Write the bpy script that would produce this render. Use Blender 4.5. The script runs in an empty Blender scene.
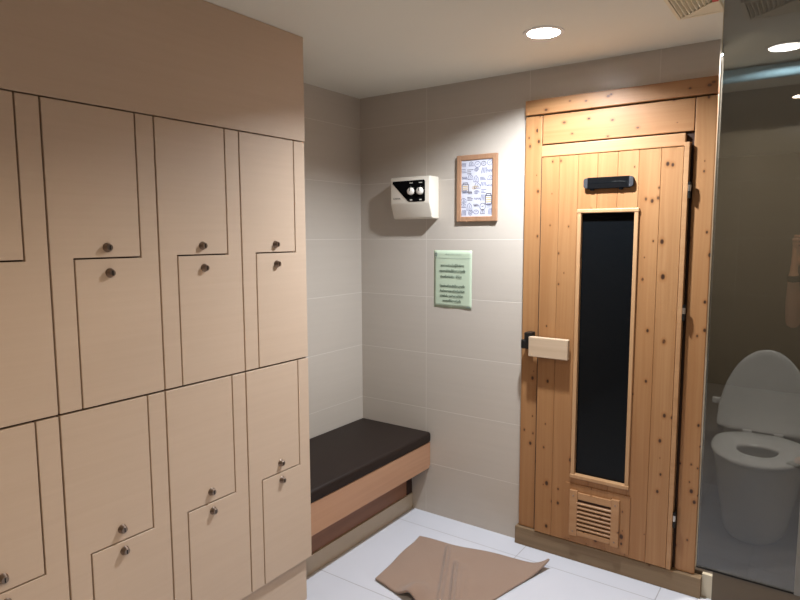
import bpy, bmesh, math, random
from mathutils import Matrix, Vector

SC = bpy.context.scene
COL = SC.collection
PI = math.pi
random.seed(7)

# ------------------------------------------------------------------ helpers
def add_box(bm, x0, x1, y0, y1, z0, z1, bev=0.0, seg=2):
    t = bmesh.new()
    bmesh.ops.create_cube(t, size=1.0)
    for v in t.verts:
        v.co = Vector(((x0 + x1) / 2 + v.co.x * (x1 - x0), (y0 + y1) / 2 + v.co.y * (y1 - y0), (z0 + z1) / 2 + v.co.z * (z1 - z0)))
    if bev > 0:
        bmesh.ops.bevel(t, geom=list(t.edges), offset=bev, segments=seg, profile=0.5, affect='EDGES')
    merge(bm, t)

def merge(bm, t):
    m = bpy.data.meshes.new('tmp')
    t.to_mesh(m); t.free()
    bm.from_mesh(m)
    bpy.data.meshes.remove(m)

def box(*a, **k):
    bm = bmesh.new(); add_box(bm, *a, **k); return bm

def add_prism(bm, pts, axis, d0, d1, bev=0.0, seg=2):
    """pts: 2D outline; extruded from d0 to d1 along axis ('x': pts are (y,z); 'y': (x,z); 'z': (x,y))"""
    def mk(p, d):
        return {'x': (d, p[0], p[1]), 'y': (p[0], d, p[1]), 'z': (p[0], p[1], d)}[axis]
    t = bmesh.new()
    a = [t.verts.new(mk(p, d0)) for p in pts]
    b = [t.verts.new(mk(p, d1)) for p in pts]
    n = len(pts)
    t.faces.new(a); t.faces.new(b[::-1])
    for i in range(n):
        t.faces.new((a[i], b[i], b[(i + 1) % n], a[(i + 1) % n]))
    bmesh.ops.recalc_face_normals(t, faces=t.faces[:])
    if bev > 0:
        bmesh.ops.bevel(t, geom=list(t.edges), offset=bev, segments=seg, profile=0.5, affect='EDGES')
    merge(bm, t)

def prism(*a, **k):
    bm = bmesh.new(); add_prism(bm, *a, **k); return bm

def add_lathe(bm, prof, seg=32, mat=None):
    """prof: list of (r, z); revolved round z"""
    t = bmesh.new()
    rings = []
    for r, z in prof:
        if r < 1e-6:
            rings.append([t.verts.new((0, 0, z))])
        else:
            rings.append([t.verts.new((r * math.cos(2 * PI * i / seg), r * math.sin(2 * PI * i / seg), z)) for i in range(seg)])
    for a, b in zip(rings, rings[1:]):
        for i in range(seg):
            j = (i + 1) % seg
            if len(a) == 1 and len(b) == 1: continue
            if len(a) == 1: t.faces.new((a[0], b[i], b[j]))
            elif len(b) == 1: t.faces.new((a[i], b[0], a[j]))
            else: t.faces.new((a[i], b[i], b[j], a[j]))
    bmesh.ops.recalc_face_normals(t, faces=t.faces[:])
    if mat: bmesh.ops.transform(t, matrix=mat, verts=t.verts[:])
    merge(bm, t)

def lathe(*a, **k):
    bm = bmesh.new(); add_lathe(bm, *a, **k); return bm

def add_capsule(bm, p, q, r0, r1, seg=16):
    p, q = Vector(p), Vector(q)
    d = q - p; L = d.length
    rot = d.to_track_quat('Z', 'Y').to_matrix().to_4x4()
    prof = []
    for i in range(7):
        a = -PI / 2 + PI / 2 * i / 6
        prof.append((r0 * math.cos(a) if i else 0, r0 * math.sin(a)))
    for i in range(7):
        a = PI / 2 * i / 6
        prof.append((r1 * math.cos(a) if i < 6 else 0, L + r1 * math.sin(a)))
    add_lathe(bm, prof, seg, Matrix.Translation(p) @ rot)

def add_ellipsoid(bm, c, r, rot=None):
    t = bmesh.new()
    bmesh.ops.create_uvsphere(t, u_segments=24, v_segments=16, radius=1)
    m = Matrix.Translation(Vector(c)) @ (rot.to_4x4() if rot else Matrix.Identity(4)) @ Matrix.Diagonal((r[0], r[1], r[2], 1))
    bmesh.ops.transform(t, matrix=m, verts=t.verts[:])
    merge(bm, t)

def world_loc(o):
    v = Vector((0, 0, 0))
    while o is not None:
        v += o.location; o = o.parent
    return v

def obj(name, bm, mat, parent=None, loc=None, smooth=False, angle=40):
    """bm is in world coordinates; loc = origin of a top-level mesh"""
    me = bpy.data.meshes.new(name)
    if parent is not None:
        off = world_loc(parent)
    else:
        off = Vector(loc) if loc else Vector((0, 0, 0))
    bmesh.ops.translate(bm, verts=bm.verts[:], vec=-off)
    bm.to_mesh(me); bm.free()
    o = bpy.data.objects.new(name, me)
    COL.objects.link(o)
    if parent is not None: o.parent = parent
    else: o.location = off
    for m in (mat if isinstance(mat, (list, tuple)) else [mat]):
        me.materials.append(m)
    if smooth:
        for p in me.polygons: p.use_smooth = True
        try: me.set_sharp_from_angle(angle=math.radians(angle))
        except Exception: pass
    return o

def thing(name, label, cat, loc, group=None):
    o = bpy.data.objects.new(name, None)
    COL.objects.link(o)
    o.location = loc; o.empty_display_size = 0.05
    return tag(o, label, cat, group)

def tag(o, label, cat, group=None, kind='thing'):
    o['label'] = label; o['category'] = cat
    if group: o['group'] = group
    if kind: o['kind'] = kind
    return o

def struct(name, bm, mat, label, cat, **k):
    o = obj(name, bm, mat, **k)
    return tag(o, label, cat, None, 'structure')

def copy_tree(o, parent=None):
    c = o.copy(); COL.objects.link(c); c.parent = parent
    for ch in list(o.children): copy_tree(ch, c)
    return c

def evaluated(o):
    dg = bpy.context.evaluated_depsgraph_get()
    me = bpy.data.meshes.new_from_object(o.evaluated_get(dg))
    return me

# ------------------------------------------------------------------ materials
class N:
    def __init__(s, name):
        s.m = bpy.data.materials.new(name); s.m.use_nodes = True
        s.t = s.m.node_tree; s.t.nodes.clear()
        s.out = s.n('ShaderNodeOutputMaterial')
        s.b = s.n('ShaderNodeBsdfPrincipled')
        s.l(s.b.outputs[0], s.out.inputs[0])
    def n(s, t, **k):
        x = s.t.nodes.new(t)
        for a, v in k.items(): setattr(x, a, v)
        return x
    def l(s, a, b): s.t.links.new(a, b)
    def set(s, **k):
        for a, v in k.items(): s.b.inputs[a.replace('_', ' ')].default_value = v
    def obj(s): return s.n('ShaderNodeTexCoord').outputs['Object']
    def geo(s): return s.n('ShaderNodeNewGeometry').outputs['Position']
    def math(s, op, a, b=None, c=None):
        x = s.n('ShaderNodeMath', operation=op)
        for i, v in enumerate((a, b, c)):
            if v is None: continue
            if isinstance(v, (int, float)): x.inputs[i].default_value = v
            else: s.l(v, x.inputs[i])
        return x.outputs[0]
    def sep(s, v):
        x = s.n('ShaderNodeSeparateXYZ'); s.l(v, x.inputs[0]); return x.outputs
    def comb(s, a, b, c):
        x = s.n('ShaderNodeCombineXYZ')
        for i, v in enumerate((a, b, c)):
            if isinstance(v, (int, float)): x.inputs[i].default_value = v
            else: s.l(v, x.inputs[i])
        return x.outputs[0]
    def noise(s, vec, scale, detail=3, rough=.5, dist=0.0):
        x = s.n('ShaderNodeTexNoise'); s.l(vec, x.inputs['Vector'])
        x.inputs['Scale'].default_value = scale; x.inputs['Detail'].default_value = detail
        x.inputs['Roughness'].default_value = rough; x.inputs['Distortion'].default_value = dist
        return x.outputs['Fac']
    def mix(s, f, a, b):
        x = s.n('ShaderNodeMix', data_type='RGBA')
        for i, v in ((0, f), (6, a), (7, b)):
            if isinstance(v, (int, float)): x.inputs[i].default_value = v
            elif isinstance(v, tuple): x.inputs[i].default_value = (*v, 1)
            else: s.l(v, x.inputs[i])
        return x.outputs[2]
    def ramp(s, f, lo, hi, smooth=True):
        x = s.n('ShaderNodeMapRange'); x.interpolation_type = 'SMOOTHSTEP' if smooth else 'LINEAR'
        s.l(f, x.inputs[0]); x.inputs[1].default_value = lo; x.inputs[2].default_value = hi
        return x.outputs[0]
    def color(s, c): s.l(c, s.b.inputs['Base Color'])
    def bump(s, h, strength=.2, dist=.002):
        x = s.n('ShaderNodeBump'); x.inputs['Strength'].default_value = strength; x.inputs['Distance'].default_value = dist
        s.l(h, x.inputs['Height']); s.l(x.outputs[0], s.b.inputs['Normal'])

def plain(name, c, rough=.5, metal=0.0, spec=.5, var=0.0, scale=30):
    k = N(name); k.set(Roughness=rough, Metallic=metal)
    k.b.inputs['Specular IOR Level'].default_value = spec
    f = k.noise(k.obj(), scale, 3)
    v = var if var else .04
    lo = tuple(x * (1 - v) for x in c); hi = tuple(min(1, x * (1 + v)) for x in c)
    k.color(k.mix(f, lo, hi))
    return k.m

def sr(r, g, b):
    f = lambda v: (v / 255 / 12.92) if v / 255 <= .04045 else ((v / 255 + .055) / 1.055) ** 2.4
    return (f(r), f(g), f(b))

def laminate():
    k = N('beige laminate'); k.set(Roughness=.42); k.b.inputs['Specular IOR Level'].default_value = .35
    x, y, z = k.sep(k.geo())
    v = k.comb(k.math('MULTIPLY', x, 2), k.math('MULTIPLY', y, 2.2), k.math('MULTIPLY', z, 60))
    f = k.noise(v, 1.0, 4, .6)
    f2 = k.noise(k.geo(), 1.4, 2)
    c = k.mix(f, sr(192, 170, 149), sr(202, 181, 160))
    c = k.mix(k.math('MULTIPLY', f2, .25), c, sr(191, 167, 144))
    k.color(c)
    return k.m

def tiles(name, ax, sx, ox, sz, oz, c1, c2, gc, gw, rough, rv='z', grain=True, amin=None):
    """grout grid on world position; ax = coordinate running along the wall, rv = second one"""
    k = N(name); P = k.geo(); X = k.sep(P)
    ix = {'x': 0, 'y': 1, 'z': 2}
    a = X[ix[ax]]; b = X[ix[rv]]
    if amin is not None: a = k.math('MAXIMUM', a, amin)      # last row cut to a wide strip
    def line(c, s_, o):
        u = k.math('DIVIDE', k.math('SUBTRACT', c, o), s_)
        fr = k.math('FRACT', k.math('ADD', u, 50.0))
        d = k.math('MULTIPLY', k.math('MINIMUM', fr, k.math('SUBTRACT', 1.0, fr)), s_)
        return k.ramp(d, gw * .35, gw * .75), k.math('FLOOR', k.math('ADD', u, 50.0))
    la, ia = line(a, sx, ox); lb, ib = line(b, sz, oz)
    m = k.math('MULTIPLY', la, lb)
    wn = k.n('ShaderNodeTexWhiteNoise', noise_dimensions='2D'); k.l(k.comb(ia, ib, 0), wn.inputs['Vector'])
    if grain:
        g = k.noise(k.comb(k.math('MULTIPLY', a, 1.5), k.math('MULTIPLY', b, 45), 0.3), 1.0, 4, .6)
    else:
        g = k.noise(P, 6, 4)
    f = k.math('ADD', k.math('MULTIPLY', g, .7), k.math('MULTIPLY', wn.outputs['Value'], .3))
    c = k.mix(f, c1, c2)
    k.color(k.mix(m, gc, c))
    k.set(Roughness=rough)
    rr = k.n('ShaderNodeMapRange'); k.l(m, rr.inputs[0]); rr.inputs[3].default_value = .8; rr.inputs[4].default_value = rough
    k.l(rr.outputs[0], k.b.inputs['Roughness'])
    k.bump(m, .35, .0015)
    return k.m

def pine(name, along='z', seed=0.0, plank=None, off=0.0, c1=(.305, .146, .058), c2=(.395, .212, .093), knots=True, rough=.42, kd=1.0):
    k = N(name); P = k.geo(); X = k.sep(P)
    if along == 'z': a, b = X[0], X[2]
    elif along == 'x': a, b = X[2], X[0]
    else: a, b = X[2], X[1]
    depth = X[1] if along != 'y' else X[0]
    a = k.math('ADD', a, seed); b0 = b
    if plank:
        pid = k.math('FLOOR', k.math('DIVIDE', k.math('SUBTRACT', k.math('SUBTRACT', a, seed), off), plank))
        wn = k.n('ShaderNodeTexWhiteNoise', noise_dimensions='1D'); k.l(k.math('ADD', pid, seed * 3.7 + .37), wn.inputs['W'])
        pv = wn.outputs['Value']
        b = k.math('ADD', b, k.math('MULTIPLY', pv, 9.0))
    else:
        pv = k.noise(k.comb(k.math('MULTIPLY', a, 3), seed, 0), 1.0, 1)
    # warp of the grain lines
    w = k.noise(k.comb(k.math('MULTIPLY', a, 9), k.math('MULTIPLY', b, 2.2), seed), 1.0, 2)
    aa = k.math('ADD', a, k.math('MULTIPLY', w, .035))
    g = k.noise(k.comb(k.math('MULTIPLY', aa, 95), k.math('MULTIPLY', b, 1.6), k.math('MULTIPLY', depth, 40)), 1.0, 3, .55)
    g2 = k.noise(k.comb(k.math('MULTIPLY', aa, 22), k.math('MULTIPLY', b, .8), seed), 1.0, 2)
    f = k.math('ADD', k.math('MULTIPLY', g, .45), k.math('MULTIPLY', g2, .55))
    f = k.ramp(f, .3, .7)
    c = k.mix(f, c1, c2)
    dk = tuple(v * .72 for v in c1)
    c = k.mix(k.math('MULTIPLY', pv, .45), c, (c1[0] * .95, c1[1] * .86, c1[2] * .72))
    if knots:
        for sc, th, rad, col in ((7.5, .66, .095, (.045, .018, .008)), (12.0, .76, .115, (.055, .022, .010)), (19.0, .85, .15, (.09, .04, .018))):
            vo = k.n('ShaderNodeTexVoronoi', voronoi_dimensions='2D'); vo.inputs['Scale'].default_value = 1.0
            k.l(k.comb(k.math('MULTIPLY', a, sc * 1.15), k.math('MULTIPLY', b, sc * .8), 0), vo.inputs['Vector'])
            rnd = k.sep(vo.outputs['Color'])
            gate = k.math('GREATER_THAN', rnd[0], 1 - (1 - th) * kd)
            size = k.math('MULTIPLY', k.math('ADD', k.math('MULTIPLY', rnd[1], .75), .3), rad)
            dd = k.math('DIVIDE', vo.outputs['Distance'], size)
            core = k.math('SUBTRACT', 1.0, k.ramp(dd, .45, 1.0))
            halo = k.math('SUBTRACT', 1.0, k.ramp(dd, .8, 2.1))
            c = k.mix(k.math('MULTIPLY', k.math('MULTIPLY', halo, gate), .45), c, (c1[0] * .8, c1[1] * .62, c1[2] * .45))
            c = k.mix(k.math('MULTIPLY', core, gate), c, col)
    k.color(c); k.set(Roughness=rough); k.b.inputs['Specular IOR Level'].default_value = .35
    k.bump(f, .08, .001)
    return k.m

def emit(name, c, s):
    k = N(name); k.b.inputs['Base Color'].default_value = (.8, .8, .8, 1)
    k.b.inputs['Emission Color'].default_value = (*c, 1); k.b.inputs['Emission Strength'].default_value = s
    return k.m

def tinted_glass():
    k = N('grey tinted glass'); k.t.nodes.remove(k.b)
    tr = k.n('ShaderNodeBsdfTransparent'); tr.inputs[0].default_value = (.48, .485, .48, 1)
    gl = k.n('ShaderNodeBsdfGlossy'); gl.inputs['Roughness'].default_value = 0.0; gl.inputs[0].default_value = (.9, .95, 1, 1)
    fr = k.n('ShaderNodeFresnel'); fr.inputs[0].default_value = 1.95
    mx = k.n('ShaderNodeMixShader'); k.l(fr.outputs[0], mx.inputs[0]); k.l(tr.outputs[0], mx.inputs[1]); k.l(gl.outputs[0], mx.inputs[2])
    k.l(mx.outputs[0], k.out.inputs[0])
    return k.m

M = {}
M['lam'] = laminate()
M['lam_gap'] = plain('locker gap shade', sr(70, 42, 26), .7)  # carcass coloured dark brown to carry the shade in the door gaps
TC1, TC2, TG = sr(185, 176, 165), sr(195, 186, 175), sr(208, 201, 192)
M['tile_back'] = tiles('wall tile back', 'x', .56, -1.72, .30, .28, TC1, TC2, TG, .0029, .30)
M['tile_side'] = tiles('wall tile side', 'y', .56, 2.145, .30, .28, TC1, TC2, TG, .0029, .30)
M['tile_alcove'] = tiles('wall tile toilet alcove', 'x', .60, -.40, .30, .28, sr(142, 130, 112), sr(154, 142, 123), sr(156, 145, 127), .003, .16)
M['tile_dark'] = plain('shade darkened tile', sr(104, 94, 80), .5, var=.05)  # dimness of the low panel and near wall put into the colour
M['skirt'] = plain('beige skirting tile', sr(186, 170, 148), .4, var=.05)
M['step'] = plain('cream step tile', sr(208, 194, 168), .4, var=.05)
M['floor'] = tiles('white floor tile', 'x', .616, -1.12, .612, 1.94, sr(200, 203, 212), sr(209, 211, 219), sr(158, 158, 163), .0038, .22, rv='y', grain=False, amin=-1.60)
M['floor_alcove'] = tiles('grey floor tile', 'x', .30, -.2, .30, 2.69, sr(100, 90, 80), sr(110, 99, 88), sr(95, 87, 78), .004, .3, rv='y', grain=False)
M['ceil'] = plain('ceiling paint', sr(226, 224, 212), .85, var=.015, scale=4)
M['pine_v'] = pine('pine boards of the door', 'z', 0.3, .0845, -1.0785)
M['pine_jamb'] = pine('pine jamb', 'z', 2.7, None)
M['pine_h'] = pine('pine cross board', 'x', 5.1, None, kd=1.3)
M['pine_rail'] = pine('pine rail', 'x', 9.3, None, c1=(.37, .195, .09), c2=(.45, .260, .13), knots=False)
M['pine_trim'] = pine('pine window trim', 'z', 3.3, None, c1=(.42, .235, .115), c2=(.50, .31, .165), knots=False)
M['pine_slat'] = pine('pine louvre', 'x', 1.9, None, c1=(.37, .195, .09), c2=(.45, .260, .13), kd=.6)
M['pine_handle'] = pine('pale handle wood', 'x', 12.2, None, c1=(.48, .36, .25), c2=(.56, .43, .31), knots=False)
M['pine_plinth'] = pine('worn plinth wood', 'x', 4.4, None, c1=(.185, .125, .07), c2=(.27, .19, .115), kd=.5, rough=.6)
M['frame_dark'] = plain('dark timber and gap shade', sr(52, 30, 17), .8)  # dark timber, also painted shade for frame gaps and vent
M['black_glass'] = plain('dark sauna glass', (.004, .005, .006), .06, spec=.14)
M['black_plastic'] = plain('black plastic', (.004, .004, .0045), .8, spec=.03)
M['black_metal'] = plain('black metal', (.02, .019, .018), .4, .6)
M['grey_plastic'] = plain('grey plastic', (.04, .04, .044), .7, spec=.1)
M['steel'] = plain('steel', (.55, .53, .5), .3, 1.0)
M['brass_dark'] = plain('worn lock metal', (.26, .20, .16), .34, 1.0, var=.1, scale=300)
M['white_plastic'] = plain('cream white plastic', sr(232, 224, 210), .35, var=.01)
M['knob_white'] = plain('white knob plastic', sr(236, 230, 220), .3, var=.01)
M['ink_light'] = plain('pale print', sr(215, 210, 200), .5)
M['ink'] = plain('dark ink', sr(62, 76, 62), .7)
M['ink_grey'] = plain('grey ink', sr(120, 132, 122), .7)
M['paper'] = plain('pale green paper', sr(182, 196, 172), .7, var=.015)
M['print'] = plain('white print paper', sr(202, 203, 216), .6, var=.01)
M['pen'] = plain('blue grey pen', sr(110, 112, 138), .7)
M['pen_dark'] = plain('dark pen', sr(82, 78, 90), .7)
M['ochre'] = plain('ochre crayon', sr(196, 168, 112), .7)
M['frame_wood'] = pine('picture frame wood', 'z', 7.7, None, c1=sr(150, 114, 88), c2=sr(176, 138, 110), knots=False)
M['leather'] = plain('dark brown leatherette', sr(40, 31, 27), .55, spec=.16, var=.06, scale=90)
M['board'] = pine('bench front board', 'y', 6.1, None, c1=sr(172, 132, 106), c2=sr(184, 144, 116), knots=False)
M['kick'] = pine('bench kick panel', 'y', 6.9, None, c1=sr(138, 96, 72), c2=sr(152, 108, 82), knots=False)
M['vent'] = plain('cream vent plastic', sr(226, 216, 190), .5)
M['vent_dark'] = plain('vent duct', sr(186, 174, 146), .8)
M['red'] = plain('red sticker', sr(190, 50, 48), .5)
M['lamp_ring'] = plain('white lamp ring', sr(226, 224, 220), .4)
M['diffuser'] = emit('cool lamp glow', (1.0, .97, .95), 14)
M['diffuser_w'] = emit('warm fill glow', (1.0, .9, .78), 10)  # glow of the two unseen fill lights
M['glass'] = tinted_glass()
M['edge'] = plain('pale glass edge', sr(190, 178, 154), .7, spec=.1)
M['alu'] = plain('dull aluminium', (.26, .26, .25), .5, .4)
M['pipe'] = plain('pale blue pipe', sr(140, 176, 196), .9, spec=.1)
M['ceramic'] = plain('white ceramic', sr(226, 226, 224), .12, var=.01)
M['seat_plastic'] = plain('white seat plastic', sr(224, 224, 224), .22, var=.01)
M['bowl_in'] = plain('bowl water', sr(120, 124, 126), .05)
M['skin'] = plain('skin', sr(222, 166, 134), .5, var=.05, scale=20)
M['shirt'] = plain('shirt cloth', sr(70, 74, 84), .9)
M['trousers'] = plain('trouser cloth', sr(58, 56, 56), .9)
M['hair'] = plain('black hair', sr(26, 22, 20), .5)
M['eye'] = plain('eye', sr(230, 228, 222), .2)
M['shoe'] = plain('sandal', sr(40, 36, 34), .6)
M['band'] = plain('black watch band', sr(12, 12, 14), .6, spec=.2)

def towel_mat():
    k = N('brown terry cloth'); k.set(Roughness=.95); k.b.inputs['Specular IOR Level'].default_value = .1
    n = k.noise(k.obj(), 420, 2, .6); n2 = k.noise(k.obj(), 9, 3)
    c = k.mix(n, sr(142, 118, 103), sr(172, 147, 130))
    c = k.mix(k.math('MULTIPLY', n2, .3), c, sr(138, 112, 96))
    k.color(c); k.bump(n, .8, .004)
    k.b.inputs['Sheen Weight'].default_value = .3
    return k.m
M['towel'] = towel_mat()

# ------------------------------------------------------------------ room dimensions (metres)
XL = -1.671          # locker fronts
XA = -2.155          # wall behind the bench
YB = 2.705           # back wall
ZC = 2.245           # ceiling
XR = 0.95            # right wall
YN = -2.4            # wall behind the camera
YG = 2.20            # grey glass screen
YT = 3.72            # wall behind the toilet
XE = -0.385          # end of the back wall, right of the sauna door
FA = 0.10            # raised toilet floor
RH = -.035           # rim height shift

DL = [(-.91, 2.235, True), (-.15, .37, False), (.25, -1.0, False), (-.185, 2.955, None)]   # ceiling lights; warm second and third are unseen, added as fill

struct('floor', box(XA - .1, XR + .1, YN - .1, YT + .1, -.08, 0), M['floor'], 'white square floor tiles with thin grey joints', 'floor')
# ceiling with round holes for the recessed lights
bm = box(XA - .1, XR + .1, YN - .1, YT + .1, ZC, ZC + .10)
ceil = struct('ceiling', bm, M['ceil'], 'plain pale painted ceiling above the changing room', 'ceiling')
cb = bmesh.new()
for x, y, w in DL:
    add_lathe(cb, [(0, -.02), (.060, -.02), (.060, .045), (0, .045)], 40, Matrix.Translation((x, y, ZC)))
cut = obj('cutter', cb, M['ceil'])
md = ceil.modifiers.new('holes', 'BOOLEAN'); md.object = cut; md.operation = 'DIFFERENCE'; md.solver = 'EXACT'
me = evaluated(ceil); ceil.modifiers.clear(); ceil.data = me
bpy.data.objects.remove(cut)

struct('wall_back', box(XA - .1, XE, YB, YB + .10, 0, ZC), M['tile_back'], 'beige tiled back wall around the sauna door', 'wall')
struct('wall_left', box(XA - .1, XA, 1.757, YB, 0, ZC), M['tile_side'], 'beige tiled wall behind the dark bench', 'wall')
struct('wall_near_left', box(XA - .1, XL - .002, YN, .466, 0, ZC), M['lam'], 'beige wall continuing the locker front', 'wall')
struct('wall_near', box(XA - .1, XR + .1, YN - .1, YN, 0, ZC), M['tile_dark'], 'tiled wall facing the sauna door', 'wall')  # colour darkened so the glass mirrors a dim room
struct('wall_right', box(XR, XR + .1, YN, YT, 0, ZC), M['tile_side'], 'tiled wall on the right of the room', 'wall')
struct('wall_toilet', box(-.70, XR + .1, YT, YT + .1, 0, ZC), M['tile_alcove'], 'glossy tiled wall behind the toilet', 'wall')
struct('wall_toilet_left', box(-.70, -.60, YB + .10, YT, 0, ZC), M['tile_side'], 'tiled side wall of the toilet alcove', 'wall')
bm = box(-.352, XR, 2.69, 2.71, 0, FA); fl2 = bmesh.new()
struct('trim_1', bm, M['step'], 'cream tiled step edge right of the sauna door', 'step')
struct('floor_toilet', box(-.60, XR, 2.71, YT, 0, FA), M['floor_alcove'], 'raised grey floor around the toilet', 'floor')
struct('wall_low', box(-.258, XR, YG + .010, YG + .028, 0, .372), M['tile_dark'], 'low tile panel under the grey glass screen, darkened for its shade', 'wall')  # front faces away from the lights; that shade is in the brown

# laminate panel above and plinth under the lockers
struct('trim_2', box(XA + .005, XL, .466, 1.758, 1.8585, ZC - .001, bev=.0015), M['lam'], 'plain beige panel from the locker tops to the ceiling', 'panel')
struct('baseboard_left', box(XA + .005, XL - .022, .466, 1.742, 0, .1865), M['lam'], 'recessed beige plinth under the lockers', 'plinth')

# ------------------------------------------------------------------ lockers
W = .322
def locker_shape(name, zb, zt, zm, root_y):
    """one unit with two interlocking L-shaped doors"""
    t = thing(name, '', 'locker', (XL, root_y, zb))
    g = .0023
    y0, y1 = root_y + .0026, root_y + W - .0026
    a, b = root_y + .0645, root_y + .2610
    z0, z1 = zb + .0022, zt - .0022
    bm = box(XA + .006, XL - .016, root_y + .0004, root_y + W - .0004, zb, zt)
    obj('carcass', bm, M['lam_gap'], t)
    up = [(y0, z0), (a - g, z0), (a - g, zm + g), (b - g, zm + g), (b - g, z1), (y0, z1)]
    lo = [(a + g, z0), (y1, z0), (y1, z1), (b + g, z1), (b + g, zm - g), (a + g, zm - g)]
    for k, (pts, kz) in enumerate(((up, zm + (.030 if zb > 1 else .038)), (lo, zm - (.042 if zb > 1 else .031)))):
        d = obj('door', prism(pts, 'x', XL - .0155, XL, bev=.0009, seg=1), M['lam'], t)
        ky = root_y + (.159 if k == 0 else .163)
        rot = Matrix.Translation((XL, ky, kz)) @ Matrix.Rotation(PI / 2, 4, 'Y')
        lb = lathe([(0, -.002), (.0135, -.002), (.0135, .002), (.0118, .004), (.0098, .0135), (.0085, .015), (0, .015)], 24, rot)
        # key slot
        add_box(lb, XL + .0148, XL + .0156, ky - .0012, ky + .0012, kz - .0055, kz + .0055)
        lk = obj('lock_knob', lb, M['brass_dark'], d, smooth=True)
        sl = obj('keyhole', box(XL + .0150, XL + .0159, ky - .0014, ky + .0014, kz - .006, kz + .006), M['black_metal'], d)
    return t
ROWZ = [(.1875, 1.0195, .5985), (1.0215, 1.8565, 1.4385)]
COLY = [.468, .790, 1.112, 1.434]
pos = [('cut by the left edge of the photo', 'first'), ('second column from the left edge', 'second'), ('third column from the left', 'third'), ('column beside the bench alcove', 'last')]
desc = {
 (0, 0): 'lower beige two-door locker unit cut off at the left edge of the photo',
 (0, 1): 'lower beige two-door locker unit, second column from the left edge',
 (0, 2): 'lower beige two-door locker unit, third column, left of the one beside the bench',
 (0, 3): 'lower beige two-door locker unit at the end, right beside the dark bench',
 (1, 0): 'upper beige two-door locker unit cut off at the left edge of the photo',
 (1, 1): 'upper beige two-door locker unit, second column from the left edge',
 (1, 2): 'upper beige two-door locker unit, third column, one short of the end column',
 (1, 3): 'upper beige two-door locker unit in the end column above the bench side',
}
for r, (zb, zt, zm) in enumerate(ROWZ):
    proto = None
    for c, y in enumerate(COLY):
        if proto is None:
            proto = locker_shape('locker', zb, zt, zm, y); o = proto
        else:
            o = copy_tree(proto); o.location.y = y
        o['label'] = desc[(r, c)]; o['group'] = 'beige lockers with pairs of L-shaped doors'

# ------------------------------------------------------------------ bench
bench = thing('bench', 'low wall bench with dark brown cushion and wooden front board', 'bench', (-1.92, 2.23, 0))
YBS, YBE = 1.760, YB - .002
bm = bmesh.new(); add_box(bm, XA + .002, -1.684, YBS, YBE, .398, .456, bev=.016, seg=4)
obj('cushion', bm, M['leather'], bench, smooth=True, angle=60)
bm = box(-1.712, -1.690, YBS, YBE - .012, .258, .400, bev=.002)
obj('front_board', bm, M['board'], bench)
obj('end_strip', box(-1.712, -1.6915, YBE - .0105, YBE, .268, .398, bev=.002), M['board'], bench)
obj('seat_board', box(XA + .002, -1.713, YBS, YBE, .376, .3975), M['board'], bench)
obj('kick_panel', box(-1.834, -1.814, YBS, YBE - .05, .088, .376), M['kick'], bench)
obj('kick_post', box(-1.840, -1.811, YBE - .048, YBE, .088, .376), M['frame_dark'], bench)
struct('baseboard_bench', box(-1.836, -1.806, 1.757, YB, 0, .087, bev=.002), M['skirt'], 'beige skirting tile under the bench', 'skirting')

# ------------------------------------------------------------------ sauna door frame
fr = thing('trim_3', 'knotty pine frame around the sauna door, plinth at its foot', 'door frame', (-.775, 2.69, 0)); fr['kind'] = 'structure'
obj('backing', box(-1.165, -.384, YB - .008, YB - .001, .08, 2.10), M['frame_dark'], fr)  # dark sheet standing in for shade in the frame gaps
obj('header_board', box(-1.170, -.380, 2.676, YB - .002, 2.0400, 2.106, bev=.003), M['pine_h'], fr)
obj('transom_board', box(-1.0855, -.4605, 2.684, YB - .002, 1.9075, 2.0335, bev=.002), M['pine_h'], fr)
obj('top_rail', box(-1.0855, -.4880, 2.672, YB - .002, 1.8500, 1.8995, bev=.003), M['pine_rail'], fr)
obj('jamb', box(-1.168, -1.0885, 2.680, YB - .002, .0905, 2.0340, bev=.003), M['pine_jamb'], fr)
obj('jamb', box(-.4570, -.3815, 2.680, YB - .002, .0905, 2.0340, bev=.003), M['pine_jamb'], fr)
obj('plinth_board', box(-1.180, -.353, 2.664, YB - .002, 0, .088, bev=.003), M['pine_plinth'], fr)
obj('gap_strip', box(-1.088, -1.0825, 2.678, YB - .002, .09, 1.849), M['frame_dark'], fr)  # dark strip drawn for the shaded gap left of the leaf

# ------------------------------------------------------------------ sauna door
dr = thing('door_1', 'pine plank sauna door with tall dark window and small louvred vent', 'door', (-.775, 2.68, .09)); dr['kind'] = 'structure'
F0, F1 = 2.658, 2.690     # front and back of the leaf
WX0, WX1, WZ0, WZ1 = -.893, -.663, .415, 1.598
edges = [-1.0775, -.995, -.9105, -.826, -.7415, -.657, -.572, -.4885]
bm = bmesh.new()
for i in range(7):
    e0, e1 = edges[i] + .0003, edges[i + 1] - .0003
    zs = [(.093, 1.845)]
    if e0 < WX1 and e1 > WX0:      # plank cut by the window
        zs = [(.093, WZ0 + .001), (WZ1 - .001, 1.845)]
        if e0 < WX0: add_box(bm, e0, WX0, F0 + .0002, F1, WZ0, WZ1)
        if e1 > WX1: add_box(bm, WX1, e1, F0 + .0002, F1, WZ0, WZ1)
    for z0, z1 in zs:
        add_box(bm, e0, e1, F0, F1, z0, z1, bev=.0014, seg=1)
obj('plank_panel', bm, M['pine_v'], dr)
obj('edge_batten', box(-.4875, -.4690, F0 - .003, F1, .093, 1.862, bev=.002), M['pine_rail'], dr)
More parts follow.
